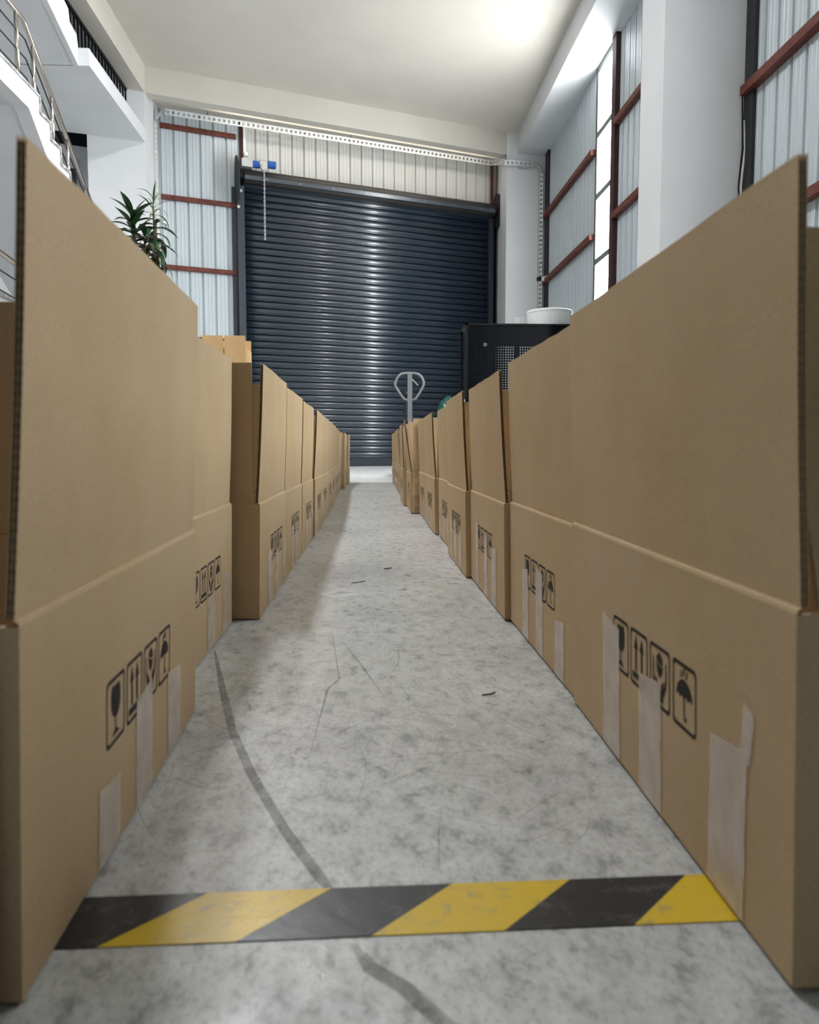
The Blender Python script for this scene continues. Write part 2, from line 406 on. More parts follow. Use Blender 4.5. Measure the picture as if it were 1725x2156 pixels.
obj('barrel_wrap', MB().add([(-2.09, -.277, 4.66), (2.38, -.277, 4.66), (2.38, -.272, 4.60), (-2.09, -.272, 4.60), (2.38, -.09, 4.52), (-2.09, -.09, 4.52)], [(3, 2, 1, 0), (5, 4, 2, 3)]), 'slat', dr)
for k in range(8):
    obj('bolt', MB().lathe([(.008, 0), (.008, .006)], 8), 'alu', dr, (-1.75 + k * .55, -.281, 4.63)).rotation_euler = (R(90), 0, 0)
obj('axle', cyl(cyl(MB(), -2.16, -2.08, -.16, 4.665, .04, 12), 2.40, 2.49, -.16, 4.665, .04, 12), 'steel_dark', dr)
obj('end_plate', MB().prism([(-.36, 4.30), (-.02, 4.25), (0, 4.70), (-.05, 4.98), (-.16, 4.98), (-.36, 4.80)], -2.20, -2.185, tf=lambda y, z, x: (x, y, z)), 'steel_dark', dr)
obj('end_plate', MB().prism([(-.34, 4.42), (-.22, 4.36), (-.05, 4.42), (-.05, 4.90), (-.12, 5.0), (-.34, 4.9)], 2.47, 2.485, tf=lambda y, z, x: (x, y, z)), 'steel_dark', dr)
for x, z in ((-2.13, 4.45), (-2.17, 4.2), (2.36, 4.62)):
    obj('bracket', MB().box((x - .02, -.15, z - .02), (x + .02, -.13, z + .02)), 'alu', dr)
mo = obj('motor', cyl(MB(), -1.86, -1.74, -.25, 4.86, .062, 20), 'alu', dr)
obj('motor_housing', cyl(MB(), -1.97, -1.86, -.25, 4.845, .055, 20), 'blue', mo)
obj('motor_cap', cyl(MB(), -1.72, -1.60, -.25, 4.87, .058, 20), 'blue', mo)
obj('gearbox', MB().box((-2.14, -.30, 4.78), (-1.97, -.18, 4.90)), 'galv', mo)
obj('limit_box', MB().box((-2.10, -.33, 4.93), (-2.05, -.25, 4.985)), 'white', mo)
obj('chain_wheel', MB().lathe([(.05, 0), (.055, .01), (.055, .03), (.05, .04)], 16), 'galv', mo, (-1.80, -.30, 4.79)).rotation_euler = (R(90), 0, 0)
ch = MB()
for k in range(34):
    z = 4.75 - k * .0318; pts = []
    for j in range(8):
        t = j * math.pi / 4; a, b = .011 * math.cos(t), .021 * math.sin(t)
        pts.append((-1.80 + (a if k % 2 else 0), -.335 + (0 if k % 2 else a), z + b))
    ch.tube(pts, .005, 5, closed=True)
obj('hand_chain', ch, 'galv', dr)

# ---- cable tray with hanging rods
ct = thing('cable_tray', 'perforated galvanised cable tray running under the beam above the roller door', 'cable tray', WP, WA)
def tray(mb, p, q, side, w=.085, h=.028, pitch=.075):
    p, q, side = Vector(p), Vector(q), Vector(side).normalized(); d = (q - p); L = d.length; d.normalize(); up = side.cross(d)
    def bx(a0, a1, s0, s1, u0, u1):
        vs = [p + d * a + side * s_ + up * u_ for u_ in (u0, u1) for s_ in (s0, s1) for a in (a0, a1)]
        mb.add(vs, [(0, 1, 3, 2), (4, 6, 7, 5), (0, 4, 5, 1), (2, 3, 7, 6), (0, 2, 6, 4), (1, 5, 7, 3)])
    bx(0, L, -w / 2, -w / 2 + .022, 0, .003); bx(0, L, w / 2 - .022, w / 2, 0, .003)
    bx(0, L, -w / 2, -w / 2 + .003, 0, h); bx(0, L, w / 2 - .003, w / 2, 0, h)
    for k in range(int(L / pitch) + 1): 
        a = min(k * pitch, L - .03); bx(a, a + .032, -w / 2 + .02, w / 2 - .02, 0, .003)
obj('tray_run', (lambda m_: (tray(m_, (-3.28, -.30, 5.40), (2.30, -.30, 5.44), (0, .35, -1)), m_)[1])(MB()), 'galv', ct)
mb = MB(); tray(mb, (-3.41, -.30, 2.2), (-3.41, -.30, 5.25), (1, .3, 0)); obj('tray_riser', mb, 'galv', ct)
mb = MB()
for i in range(4):
    a0, a1 = R(180 - i * 22.5), R(180 - (i + 1) * 22.5)
    tray(mb, (-3.26 + .15 * math.cos(a0), -.30, 5.25 + .15 * math.sin(a0)), (-3.26 + .15 * math.cos(a1), -.30, 5.25 + .15 * math.sin(a1)), (.5 * math.cos(a0 + 1.57) * 0 + .0, 1, -.3), pitch=.03)
obj('tray_bend', mb, 'galv', ct)
for s_ in (-2.65, -.35, 2.15):
    obj('hanger_rod', MB().tube([(s_, -.30, 5.42), (s_, -.30, 5.56)], .006, 6), 'steel_dark', ct)
ct2 = thing('cable_tray', 'galvanised cable tray bending down the corner column right of the roller door', 'cable tray', (0, 0, 0))
mb = MB(); tray(mb, (2.20, 14.15, 5.42), (2.31, 13.60, 5.24), (0, .3, -1)); obj('tray_run', mb, 'galv', ct2)
mb = MB(); tray(mb, (2.31, 13.60, 5.235), (2.805, 13.60, 5.215), (0, .4, -1)); obj('tray_run', mb, 'galv', ct2)
mb = MB()
for i in range(4):
    a0, a1 = R(90 - i * 22.5), R(90 - (i + 1) * 22.5)
    tray(mb, (2.805 + .14 * math.cos(a0), 13.6, 5.075 + .14 * math.sin(a0)), (2.805 + .14 * math.cos(a1), 13.6, 5.075 + .14 * math.sin(a1)), (0, 1, -.5), pitch=.03)
obj('tray_bend', mb, 'galv', ct2)
mb = MB(); tray(mb, (2.945, 13.6, 1.2), (2.945, 13.6, 5.08), (.8, -.6, 0)); obj('tray_riser', mb, 'galv', ct2)
obj('bracket', MB().box((2.55, 13.56, 5.15), (2.70, 13.65, 5.18)), 'galv', ct2)
# ---- security camera
sv = thing('security_camera', 'small black security camera on a white bracket at the corner column', 'camera', (2.96, 13.45, 3.28))
obj('bracket', MB().add([(.06, -.04, .05), (.06, .04, .05), (.06, .04, -.06), (.06, -.04, -.06), (-.04, -.02, .015), (-.04, .02, .015), (-.04, .02, -.025), (-.04, -.02, -.025)],
    [(0, 1, 2, 3), (7, 6, 5, 4), (0, 4, 5, 1), (1, 5, 6, 2), (2, 6, 7, 3), (3, 7, 4, 0)]), 'white', sv)
obj('camera_body', MB().box((-.11, -.05, -.035), (-.04, .03, .02)), 'black', sv)
obj('lens', MB().lathe([(.015, 0), (.017, .012)], 12), 'glassdark', sv, (-.085, -.05, -.008)).rotation_euler = (R(90), 0, 0)
obj('wire', MB().tube([(.03, 0, .03), (.02, 0, .1), (.06, 0, .16)], .004, 6), 'black', sv)
# ---- loose cables on the broad column
for i, (x, r, m_) in enumerate(((3.005, .009, 'white'), (2.985, .007, 'black'))):
    o = obj('hanging_cable', MB().tube([(x, 6.36, 3.02 + .25 * i), (x + .012, 6.35, 2.8), (x - .008, 6.355, 2.5), (x + .012, 6.35, 2.2), (x + .02, 6.35, 1.2)], r, 6), m_)
    tag(o, ('white cable' if i == 0 else 'thin black cable') + ' hanging beside the broad column on the right wall', 'cable')

# ================================================================== MEZZANINE AND STAIRS
struct('trim_7', MB().prism([(XLW, 9.35), (XL, 9.35), (XL, 11.60), (pl.x, 11.32), (XLW, 11.0)], ZM0, ZM1), 'plaster', label='white edge of the mezzanine slab')
KS = .137   # the upper flight leaves the mezzanine at a slight angle
struct('trim_8', MB().prism([(XLW, YR), (-3.26 + KS * (9.36 - YR) * .4, YR), (-3.26 + KS * (9.36 - 6.0), 6.0), (-3.26, 9.36), (XLW, 9.36)], ZM0, ZM1 - .06), 'plaster', label='grey underside of the mezzanine')
# upper flight rising towards the camera
us = thing('upper_staircase', 'white upper stair flight rising from the mezzanine beside the black railing', 'stairs', (0, 0, 0))
pr_ = [(9.36, ZM0 - .008), (9.36, ZM1)]
y, z = 9.33, ZM1
pr_ += [(9.30, 5.00), (8.98, 4.965), (8.93, 5.075), (8.60, 5.06), (8.55, 5.17), (8.2, 5.17), (8.15, 5.28), (7.0, 5.37), (7.0, ZM0 - .008)]
obj('stringer', MB().prism(pr_, -3.30, -3.245, tf=lambda y, z, x: (x + KS * (9.36 - y), y, z)), 'plaster', us)
for y0, z0 in ((9.33, ZM1), (9.04, 5.03), (8.76, 5.17)):
    obj('step', MB().box((-4.3, y0 - .29, z0), (-3.42, y0, z0 + .145)), 'plaster', us)
# black railing
br = thing('mezzanine_railing', 'black metal baluster railing along the mezzanine edge', 'railing', (-3.33, 0, 0))
obj('top_rail', MB().box((-.02, 8.0, 5.315), (.02, 11.40, 5.345)), 'black', br)
obj('bottom_rail', MB().box((-.012, 9.42, 4.91), (.012, 11.40, 4.93)), 'black', br)
bm_ = MB().box((-.010, -.012, 4.88), (.010, .012, 5.32)).mesh('baluster', 'black')
for k in range(29): link('baluster', bm_, br, (0, 11.385 - k * .118, 0))
# lower flight (grey marble steps) with chrome railing
XS = -2.9
st = thing('staircase', 'white staircase with grey marble steps below the mezzanine', 'stairs', (0, 0, 0))
TR, RI = .222, .143
steps = [(7.352 + k * TR, 3.495 - k * RI) for k in range(11)]
pr_ = [(4.6, 3.495), (7.352, 3.495)]
for k, (y0, z0) in enumerate(steps): pr_ += [(y0, z0 - RI), (y0 + TR, z0 - RI)]
ye, ze = steps[-1][0] + TR, steps[-1][1] - RI
pr_ += [(ye, ze - .3), (7.486, 3.02), (7.12, 3.31), (4.6, 3.31)]
obj('stringer', MB().prism(pr_, XS - .12, XS, tf=lambda y, z, x: (x, y, z)), 'plaster', st)
obj('soffit_slab', MB().prism([(4.6, 3.47), (7.34, 3.47), (7.5, 3.3), (ye, ze), (ye, ze - .28), (7.486, 3.04), (7.12, 3.33), (4.6, 3.33)], -3.95, XS - .12, tf=lambda y, z, x: (x, y, z)), 'plaster', st)
obj('landing_slab', MB().box((-3.95, 4.6, 3.495), (XS + .008, 7.36, 3.515)), 'marble', st)
smt = MB().box((-3.95, -.012, -.143), (XS + .012, .012, 0)).box((-3.95, -.02, -.143), (XS + .012, TR + .01, -.118)).mesh('step', 'marble')
for y0, z0 in steps: link('step', smt, st, (0, y0, z0))
obj('support_wall', MB().box((-3.95, ye - .2, 0), (XS - .02, ye + .9, ze - .02)), 'plaster', st)
rl = thing('stair_railing', 'stainless steel handrail with three thin bars beside the marble steps', 'railing', (XS - .05, 0, 0))
slope = RI / TR
def hz(y, base): return base if y < 7.20 else base - (y - 7.20) * .685
ys = [4.6, 7.18, 7.22, 7.30, 9.9]
obj('handrail', MB().tube([(0, 4.6, 4.065), (0, 7.19, 4.065), (0, 7.24, 4.03), (0, 9.6, hz(9.6, 4.065))], .021, 10), 'chrome', rl, smooth=True)
for bz in (3.915, 3.755, 3.595):
    obj('bar', MB().tube([(0, 4.6, bz), (0, 7.22, bz), (0, 9.6, bz - (9.6 - 7.22) * .66)], .0065, 6), 'steel_dark', rl)
for y0 in (5.4, 6.25, 7.05, 7.37, 7.76, 8.12, 8.56, 9.0, 9.44):
    zt = hz(y0, 4.05); zb = 3.51 if y0 < 7.352 else 3.495 - RI * (int((y0 - 7.352) / TR) + 1)
    obj('post', MB().tube([(0, y0, zb), (0, y0, zt)], .019, 10), 'chrome', rl, smooth=True)
# low landing at the left with its own rail
ll = thing('low_landing', 'white low landing block at the left edge behind the nearest carton', 'landing', (0, 0, 0))
obj('block', MB().box((-3.9, 4.4, 0), (-2.66, 6.6, 1.50)), 'plaster', ll)
obj('top_slab', MB().box((-3.9, 4.4, 1.50), (-2.64, 6.62, 1.53)), 'marble', ll)
lr = thing('low_railing', 'stainless handrail with thin bars at the left edge behind the nearest carton', 'railing', (-2.6, 0, 0))
obj('handrail', MB().tube([(0, 4.6, 1.90), (0, 6.3, 1.735)], .021, 10), 'chrome', lr)
for z in (1.75, 1.61):
    obj('bar', MB().tube([(0, 4.6, z), (0, 6.3, z - .13)], .0065, 6), 'steel_dark', lr)
for y0 in (4.7, 5.45, 6.2): obj('post', MB().tube([(0, y0, 0), (0, y0, 1.88 - (y0 - 4.6) * .1)], .019, 10), 'chrome', lr)

# ================================================================== LAMPS (above and behind the view)
for (x, y0, wh) in ((-1.25, 7.6, 'nearest to the roller door'), (-1.25, 3.4, 'halfway along the aisle')):
    lp = thing('ceiling_lamp', 'linear ceiling lamp above the left carton row, ' + wh, 'lamp', (x, y0, ZC), group='linear ceiling lamps')
    obj('housing', MB().box((-.16, -.62, -.07), (.16, .62, 0)), 'white', lp)
    obj('diffuser', MB().box((-.14, -.60, -.08), (.14, .60, -.0705)), 'lamp', lp)

# warm light strip in the recess behind the beam, above the roller door
ls = thing('light_strip', 'warm linear light in the recess behind the beam above the roller door', 'lamp', WP, WA)
obj('housing', MB().box((-2.5, -.70, 5.47), (2.15, -.66, 5.53)), 'white', ls)
obj('diffuser', MB().box((-2.5, -.66, 5.415), (2.15, -.63, 5.47)), 'strip', ls)

# ================================================================== CARTONS
TB = .0065
def sheet(mb, O, A, Up, Out, L, H, tilt0, tilt1, rag=0.0, na=10, fl_pitch=.0072, nflute=2):
    """double-wall board: three liners and two fluted layers; hinge at O, tilts towards Out (radians at both ends)"""
    O, A, Up, Out = map(Vector, (O, A, Up, Out))
    rg = [random.uniform(-rag, rag) for _ in range(na + 1)]
    def P(a, b, c):
        t = tilt0 + (tilt1 - tilt0) * a
        d = Up * math.cos(t) + Out * math.sin(t); nn = Out * math.cos(t) - Up * math.sin(t)
        k = a * na; i = min(int(k), na - 1); f = k - i
        hh = H + (rg[i] * (1 - f) + rg[i + 1] * f)
        bow = math.sin(math.pi * b) * .0015
        return O + A * (a * L) + d * (b * hh) + nn * (c - TB + bow)
    nb = 6
    def liner(c0, c1):
        vs = []; 
        for c in (c0, c1):
            for i in range(na + 1):
                for j in range(nb + 1): vs.append(P(i / na, j / nb, c))
        n1 = (na + 1) * (nb + 1); fs = []
        q = lambda i, j: i * (nb + 1) + j
        for i in range(na):
            for j in range(nb):
                fs += [(q(i, j), q(i + 1, j), q(i + 1, j + 1), q(i, j + 1)), (n1 + q(i, j), n1 + q(i, j + 1), n1 + q(i + 1, j + 1), n1 + q(i + 1, j))]
            fs += [(q(i, nb), q(i + 1, nb), n1 + q(i + 1, nb), n1 + q(i, nb)), (q(i, 0), n1 + q(i, 0), n1 + q(i + 1, 0), q(i + 1, 0))]
        for j in range(nb):
            fs += [(q(0, j), q(0, j + 1), n1 + q(0, j + 1), n1 + q(0, j)), (q(na, j), n1 + q(na, j), n1 + q(na, j + 1), q(na, j + 1))]
        mb.add(vs, fs, 0)
    th = .0007; liner(0, th); liner(TB / 2 - .0003, TB / 2 + .0003); liner(TB - th, TB)
    for (c0, c1) in ((th, TB / 2 - .0003), (TB / 2 + .0003, TB - th)):
        n = int(H / fl_pitch) * 4; vs = []; cm, ca = (c0 + c1) / 2, (c1 - c0) / 2
        for j in range(n + 1):
            c = cm + ca * math.sin(j * math.pi / 2 + .6)
            vs += [P(0.004, j / n * .996, c), P(.996, j / n * .996, c)]
        mb.add(vs, [(2 * j, 2 * j + 1, 2 * j + 3, 2 * j + 2) for j in range(n)], 1)

# printed handling symbols: flat polygons in a 0.060 x 0.067 frame
def rrect(w, h, r, n=4):
    pts = []
    for cx, cy, a0 in ((w - r, h - r, 0), (r, h - r, 90), (r, r, 180), (w - r, r, 270)):
        for i in range(n + 1):
            t = R(a0 + 90 * i / n); pts.append((cx + r * math.cos(t), cy + r * math.sin(t)))
    return pts
FW, FH = .060, .067
def frame_polys(mb, tf):
    o = rrect(FW, FH, .006); tx, ty = .0026, .0040
    i_ = [(tx + (x) * (FW - 2 * tx) / FW, ty + y * (FH - 2 * ty) / FH) for x, y in o]; n = len(o)
    mb.add([tf(*p) for p in o + i_], [(k, (k + 1) % n, n + (k + 1) % n, n + k) for k in range(n)])
def poly(mb, tf, pts): mb.add([tf(x, y) for x, y in pts], [tuple(range(len(pts)))])
def sym_glass(mb, tf):
    frame_polys(mb, tf); c = FW / 2
    poly(mb, tf, [(c - .0125, .0585), (c - .002, .0585), (c - .004, .052), (c + .0002, .048), (c - .0022, .041), (c + .0012, .048), (c - .0022, .052), (c - .0005, .0585),
                  (c + .0125, .0585), (c + .0155, .048), (c + .0145, .037), (c + .0095, .029), (c + .0015, .0255), (c - .0015, .0255), (c - .0095, .029), (c - .0145, .037), (c - .0155, .048)])
    poly(mb, tf, [(c - .0014, .0265), (c + .0014, .0265), (c + .0014, .012), (c - .0014, .012)])
    poly(mb, tf, [(c - .013, .0085), (c + .013, .0085), (c + .0014, .0145), (c - .0014, .0145)])
def sym_arrows(mb, tf):
    frame_polys(mb, tf)
    for c in (.020, .040):
        poly(mb, tf, [(c - .0027, .018), (c + .0027, .018), (c + .0027, .044), (c + .0072, .044), (c, .0605), (c - .0072, .044), (c - .0027, .044)])
    poly(mb, tf, [(.008, .0085), (.052, .0085), (.052, .016), (.008, .016)])
def sym_hands(mb, tf):
    frame_polys(mb, tf); c = FW / 2
    poly(mb, tf, [(c, .061), (c + .009, .054), (c + .0095, .047), (c + .001, .0475), (c - .0095, .052), (c - .009, .054)])
    poly(mb, tf, [(c - .0098, .050), (c + .001, .0455), (c + .0097, .045), (c + .007, .038), (c, .032), (c - .007, .038)])
    for s_ in (-1, 1):
        q = [(c + s_ * x, y) for x, y in ((.018, .052), (.0205, .053), (.0205, .034), (.019, .026), (.011, .014), (.0095, .007), (.0025, .007), (.003, .018), (.006, .026), (.012, .033), (.0125, .030), (.010, .025), (.0135, .026), (.0175, .034))]
        poly(mb, tf, q if s_ > 0 else list(reversed(q)))
def sym_umbrella(mb, tf):
    frame_polys(mb, tf); c = FW / 2
    arc = [(c + .0205 * math.cos(R(a)), .031 + .020 * math.sin(R(a))) for a in range(0, 181, 15)]
    sc_ = []
    for k in range(4):
        x0 = c - .0205 + k * .01025
        sc_ += [(x0 + .0024, .0335), (x0 + .0050, .0342), (x0 + .0076, .0335), (x0 + .01025, .031)]
    poly(mb, tf, arc + sc_[:-1])
    poly(mb, tf, [(c - .0013, .035), (c - .0013, .012), (c + .0013, .012), (c + .0013, .035)])
    poly(mb, tf, [(c + .001, .0135), (c + .0035, .012), (c + .0055, .0145), (c + .0075, .0145), (c + .0055, .0095), (c + .0015, .009), (c - .001, .012)])
    for x, y in ((c - .008, .0565), (c - .001, .0595), (c + .006, .0575)):
        poly(mb, tf, [(x - .0015, y - .005), (x + .0015, y - .005), (x + .0035, y + .003), (x + .0008, y + .003)])
SYM = {}
def symbols(side):
    if side not in SYM:
        # u runs left to right as the aisle sees it
        tf = (lambda u, v: (0.0, u, v)) if side < 0 else (lambda u, v: (0.0, -u, v))
        r = []
        for nm, fn in (('fragile_symbol', sym_glass), ('this_way_up_symbol', sym_arrows), ('handle_with_care_symbol', sym_hands), ('keep_dry_symbol', sym_umbrella)):
            mb = MB(); fn(mb, tf); r.append((nm, mb.mesh(nm, 'ink')))
        SYM[side] = r
    return SYM[side]

def carton(side, xf, y0, L, label, H=.28, F=.325, D=.60, tilt=(3, 3), near=0, far=0, back=6, tapes=None, icon=None, rotz=0, group='open cartons lining the aisle', kraft='kraft', lean=.005):
    """side -1: left row, +1 right row. Local x points into the row (times side), y away from the camera."""
    t = thing('carton', label, 'box', (xf, y0, .0025 if side < 0 else .005), R(rotz), group); s = side; T = TB
    X = lambda u: s * u
    # body: four walls and a taped bottom
    b = MB()
    def bx(u0, u1, a0, a1, z0, z1): b.box((min(X(u0), X(u1)), a0, z0), (max(X(u0), X(u1)), a1, z1))
    bx(0, T, 0, L, 0, H - .004); bx(D - T, D, 0, L, 0, H - .004); bx(T, D - T, 0, T, 0, H - .004); bx(T, D - T, L - T, L, 0, H - .004); bx(T, D - T, T, L - T, 0, T)
    # rounded crease along the top of the aisle wall
    cz = [(0, H - .004), (.0012, H - .0012), (.0042, H + .0004), (T, H)]
    vs = [(X(u), a, z) for a in (.001, L - .001) for u, z in cz]
    b.add(vs, [(i, i + 1, 5 + i, 4 + i) for i in range(3)])
    # the aisle wall bulges a little towards the aisle at its top
    LX = lambda z, u=0.0: -s * lean * (min(z, H) / H) * max(0.0, 1 - abs(u) / D)
    b.v = [(x + LX(z, x), y, z) for x, y, z in b.v]
    body = obj('body', b, kraft, t)
    ext = Vector((-s, 0, 0)); A = Vector((0, 1, 0)); up = Vector((0, 0, 1))
    def flap(nm, O, A_, Out, L_, t0, t1, lab=None):
        mb = MB(); sheet(mb, O, A_, up, Out, L_, F, R(t0), R(t1), rag=.0012)
        o = obj(nm, mb, [kraft, 'flute'], t)
        if lab: o['label'] = lab
        return o
    flap('flap', (X(.0048) + LX(H), .004, H), A, ext, L - .008, tilt[0], tilt[1])
    flap('flap', (X(D - .0015), .004, H), A, -ext, L - .008, back, back)
    inn = Vector((s, 0, 0))
    flap('flap', (X(.010), .0015, H), inn, Vector((0, -1, 0)), D - .02, near, near)
    flap('flap', (X(.010), L - .0015, H), inn, Vector((0, 1, 0)), D - .02, far, far)
    # print
    i0, iz = icon if icon else (.175, .108)
    pitch_ = FW + .0085
    for k, (nm, me) in enumerate(symbols(s)):
        ya = i0 + k * pitch_ if s < 0 else L - i0 - k * pitch_
        link(nm, me, body, (X(-.0005) + LX(iz), ya, iz)).rotation_euler = (0, math.asin(-s * lean / H), 0)
    for k, (a0, a1, zt, skew, *zb) in enumerate(tapes or []):
        mb = MB(); zs = 6; vs = []
        for j in range(zs + 1):
            zb0 = zb[0] if zb else .001; z = zb0 + (zt - zb0) * j / zs; q = skew * j / zs
            wob = .0009 * math.sin(j * 2.1 + k)
            vs += [(X(-.0010 - .0004 * (j % 2)) + LX(z), a0 + q + wob, z), (X(-.0010) + LX(z), a1 + q - wob, z + (.008 if j == zs else 0) * (1 if k % 2 else -1))]
        mb.add(vs, [(2 * j, 2 * j + 1, 2 * j + 3, 2 * j + 2) for j in range(zs)])
        obj('packing_tape', mb, 'tape', body)
    return t

def tp(L, rnd, flip=False):
    r = random.Random(rnd); o = []
    for c in (.20, .35, .52):
        c2 = c + r.uniform(-.02, .02)
        o.append((c2 - .034, c2 + .034, r.uniform(.085, .15), r.uniform(-.004, .004)))
    return o

# left row -----------------------------------------------------------------
g = 'open cartons lining the aisle'
carton(-1, -.2515, .548, .634, 'nearest open carton at the left edge, its flap tallest on the left', H=.278, F=.328, lean=.0085, rotz=1.45, tilt=(3.6, 2.6), near=176, far=-1, icon=(.196, .107),
       tapes=[(.170, .238, .078, .003), (.300, .370, .122, 0), (.452, .526, .112, -.003)])
carton(-1, -.318, 1.192, .604, 'second carton on the left, set back from the aisle behind the nearest one', H=.275, F=.322, tilt=(2.5, 2), near=0, far=0, icon=(.20, .108),
       tapes=[(.16, .225, .05, 0), (.33, .40, .105, 0), (.485, .555, .135, .004)])
carton(-1, -.259, 1.828, .572, 'third left carton, its shaded front panel and upright end flap facing the camera', H=.271, F=.322, tilt=(3, 2), near=0, far=0, icon=(.20, .108), tapes=tp(.57, 1))
carton(-1, -.259, 2.402, .566, 'fourth left carton, flush behind the one with the shaded front panel', H=.268, F=.316, tilt=(2, 2), tapes=tp(.57, 2))
carton(-1, -.257, 2.970, .560, 'fifth left carton, last before the narrow dark gap in the left row', H=.265, F=.312, tilt=(2, 2), tapes=tp(.57, 3))
carton(-1, -.250, 3.552, .566, 'sixth left carton, first after the narrow dark gap in the left row', H=.262, F=.310, tilt=(3, 2), tapes=tp(.57, 4))
ords = ['seventh', 'eighth', 'ninth', 'tenth', 'eleventh', 'twelfth']
for k in range(6):
    carton(-1, (-.252, -.256, -.262, -.272, -.282, -.287)[k], 4.122 + k * .628, .62, '%s left carton from the camera, small in the far flush part of the left row' % ords[k], H=.258, tilt=(2 - k % 2, 2), tapes=tp(.6, 5 + k), F=.312 - .002 * k)
carton(-1, -.255, 7.905, .58, 'carton jutting out near the far end of the left row, front panel showing', H=.255, tilt=(1, 1), tapes=tp(.57, 14), F=.305)
carton(-1, -.232, 8.60, .56, 'farthest carton at the end of the left row before the pale ramp', H=.255, tilt=(1, 1), tapes=tp(.57, 15), F=.30)
# right row ----------------------------------------------------------------
carton(1, .309, .531, .665, 'nearest open carton at the right edge, its large flap tallest on the right', H=.282, F=.313, lean=.008, rotz=-1.0, tilt=(2.6, 2.4), near=-20, far=-2, icon=(.222, .118),
       tapes=[(.078, .149, .149, -.006), (.068, .086, .182, -.008, .138), (.271, .343, .146, 0), (.418, .491, .170, 0)])
carton(1, .326, 1.200, .578, 'second carton on the right with a glossy torn tape over its symbols', H=.275, F=.313, tilt=(2.0, 2.4), icon=(.17, .110), tapes=[(.075, .14, .105, 0), (.235, .295, .160, .004), (.37, .43, .150, 0)])
carton(1, .313, 1.782, .604, 'third right carton, a dark slit between its flap and the next', H=.27, F=.303, tilt=(3.5, 2.2), icon=(.16, .112), tapes=[(.12, .19, .15, -.004), (.26, .32, .165, 0), (.43, .48, .19, 0)])
carton(1, .298, 2.389, .562, 'fourth right carton, standing slightly proud with a double flap edge', H=.266, F=.305, tilt=(3, 2), icon=(.16, .112), tapes=[(.12, .18, .13, -.004), (.27, .33, .145, 0), (.40, .45, .15, 0)])
carton(1, .318, 2.956, .60, 'fifth right carton, recessed behind the proud one', H=.264, F=.30, tilt=(3, 2), tapes=tp(.6, 21))
carton(1, .304, 3.607, .60, 'sixth right carton with a dark board edge facing the camera', H=.26, F=.302, tilt=(3.5, 2), tapes=tp(.6, 22))
carton(1, .307, 4.212, .59, 'seventh right carton, directly behind the bulging one', H=.258, F=.305, tilt=(2, 2), tapes=tp(.6, 23))
cr = carton(1, .259, 4.815, .58, 'crumpled right carton jutting into the aisle with a leaning flap', H=.245, F=.335, tilt=(8, 4), near=-1, tapes=None)
# crumpled corner bulge of that carton
mb = MB()
n_ = 7
for j in range(n_ + 1):
    z = .003 + .25 * j / n_; bl = .011 * math.sin(math.pi * j / n_) ** 2 + .004 * (j % 2)
    mb.v += [(-.0012, .10, z), (-.004 - bl, .012, z), (.02, -.003 - bl * .8, z), (.07, -.0012, z)]
for j in range(n_):
    for k in range(3): mb.f.append((4 * j + k, 4 * j + k + 1, 4 * j + k + 5, 4 * j + k + 4)); mb.m.append(0)
obj('crumpled_corner', mb, 'kraft', cr)
carton(1, .238, 5.471, .56, 'narrow-looking carton beyond the crumpled one, farthest into the aisle on the right', H=.255, F=.312, tilt=(2, 1), tapes=tp(.6, 24))
carton(1, .268, 6.05, .60, 'tenth right carton, mostly hidden behind the crumpled one', H=.255, F=.312, tilt=(2, 2), tapes=tp(.6, 25))
carton(1, .261, 6.676, .58, 'eleventh right carton with a dark flap edge near the far end', H=.255, F=.312, tilt=(3, 2), tapes=tp(.6, 26))
carton(1, .266, 7.275, .60, 'twelfth right carton, a thin sliver near the far end', H=.255, F=.312, tilt=(2, 2), tapes=tp(.6, 27))
carton(1, .275, 8.06, .60, 'thirteenth right carton, second from the far end of the right row', H=.255, F=.312, tilt=(2, 2), tapes=tp(.6, 28))
carton(1, .272, 8.72, .56, 'farthest carton at the end of the right row before the pale ramp', H=.255, F=.312, tilt=(1, 1), tapes=tp(.6, 29))

# tall pale cartons beyond the left row
for k, (x0, x1) in enumerate(((-1.87, -1.632), (-1.622, -1.385))):
    t = thing('tall_carton', ('left' if k == 0 else 'right') + ' one of two pale tall cartons standing beyond the left row', 'box', (x0, 9.0, 0), group='tall pale cartons')
    b = MB().box((0, 0, 0), (x1 - x0, .45, 1.53)); bo = obj('body', b, 'kraft_pale', t)
    mb = MB(); sheet(mb, (.002, .002, 1.53), (1, 0, 0), (0, 0, 1), (0, -1, 0), x1 - x0 - .004, .135, R(1), R(1)); obj('flap', mb, ['kraft_pale', 'flute'], t)
    mb = MB(); sheet(mb, (.002, .446, 1.53), (1, 0, 0), (0, 0, 1), (0, 1, 0), x1 - x0 - .004, .135, R(2), R(2)); obj('flap', mb, ['kraft_pale', 'flute'], t)

# ================================================================== FLOOR MARKING
ht = thing('hazard_tape', 'yellow and black striped hazard tape stuck across the aisle floor', 'tape', (0, .615, .0004), R(.95))
def hstripe(x0, x1, m_, nm):
    obj(nm, MB().prism([(x0 - .075, 0), (x1 - .075, 0), (x1, .0725), (x0, .0725)], 0, .0007), m_, ht)
for k in range(-3, 5):
    a = -.035 + k * .1105
    hstripe(a, a + .1105, 'hblack' if k % 2 == 0 else 'hyellow', 'black_stripe' if k % 2 == 0 else 'yellow_stripe')

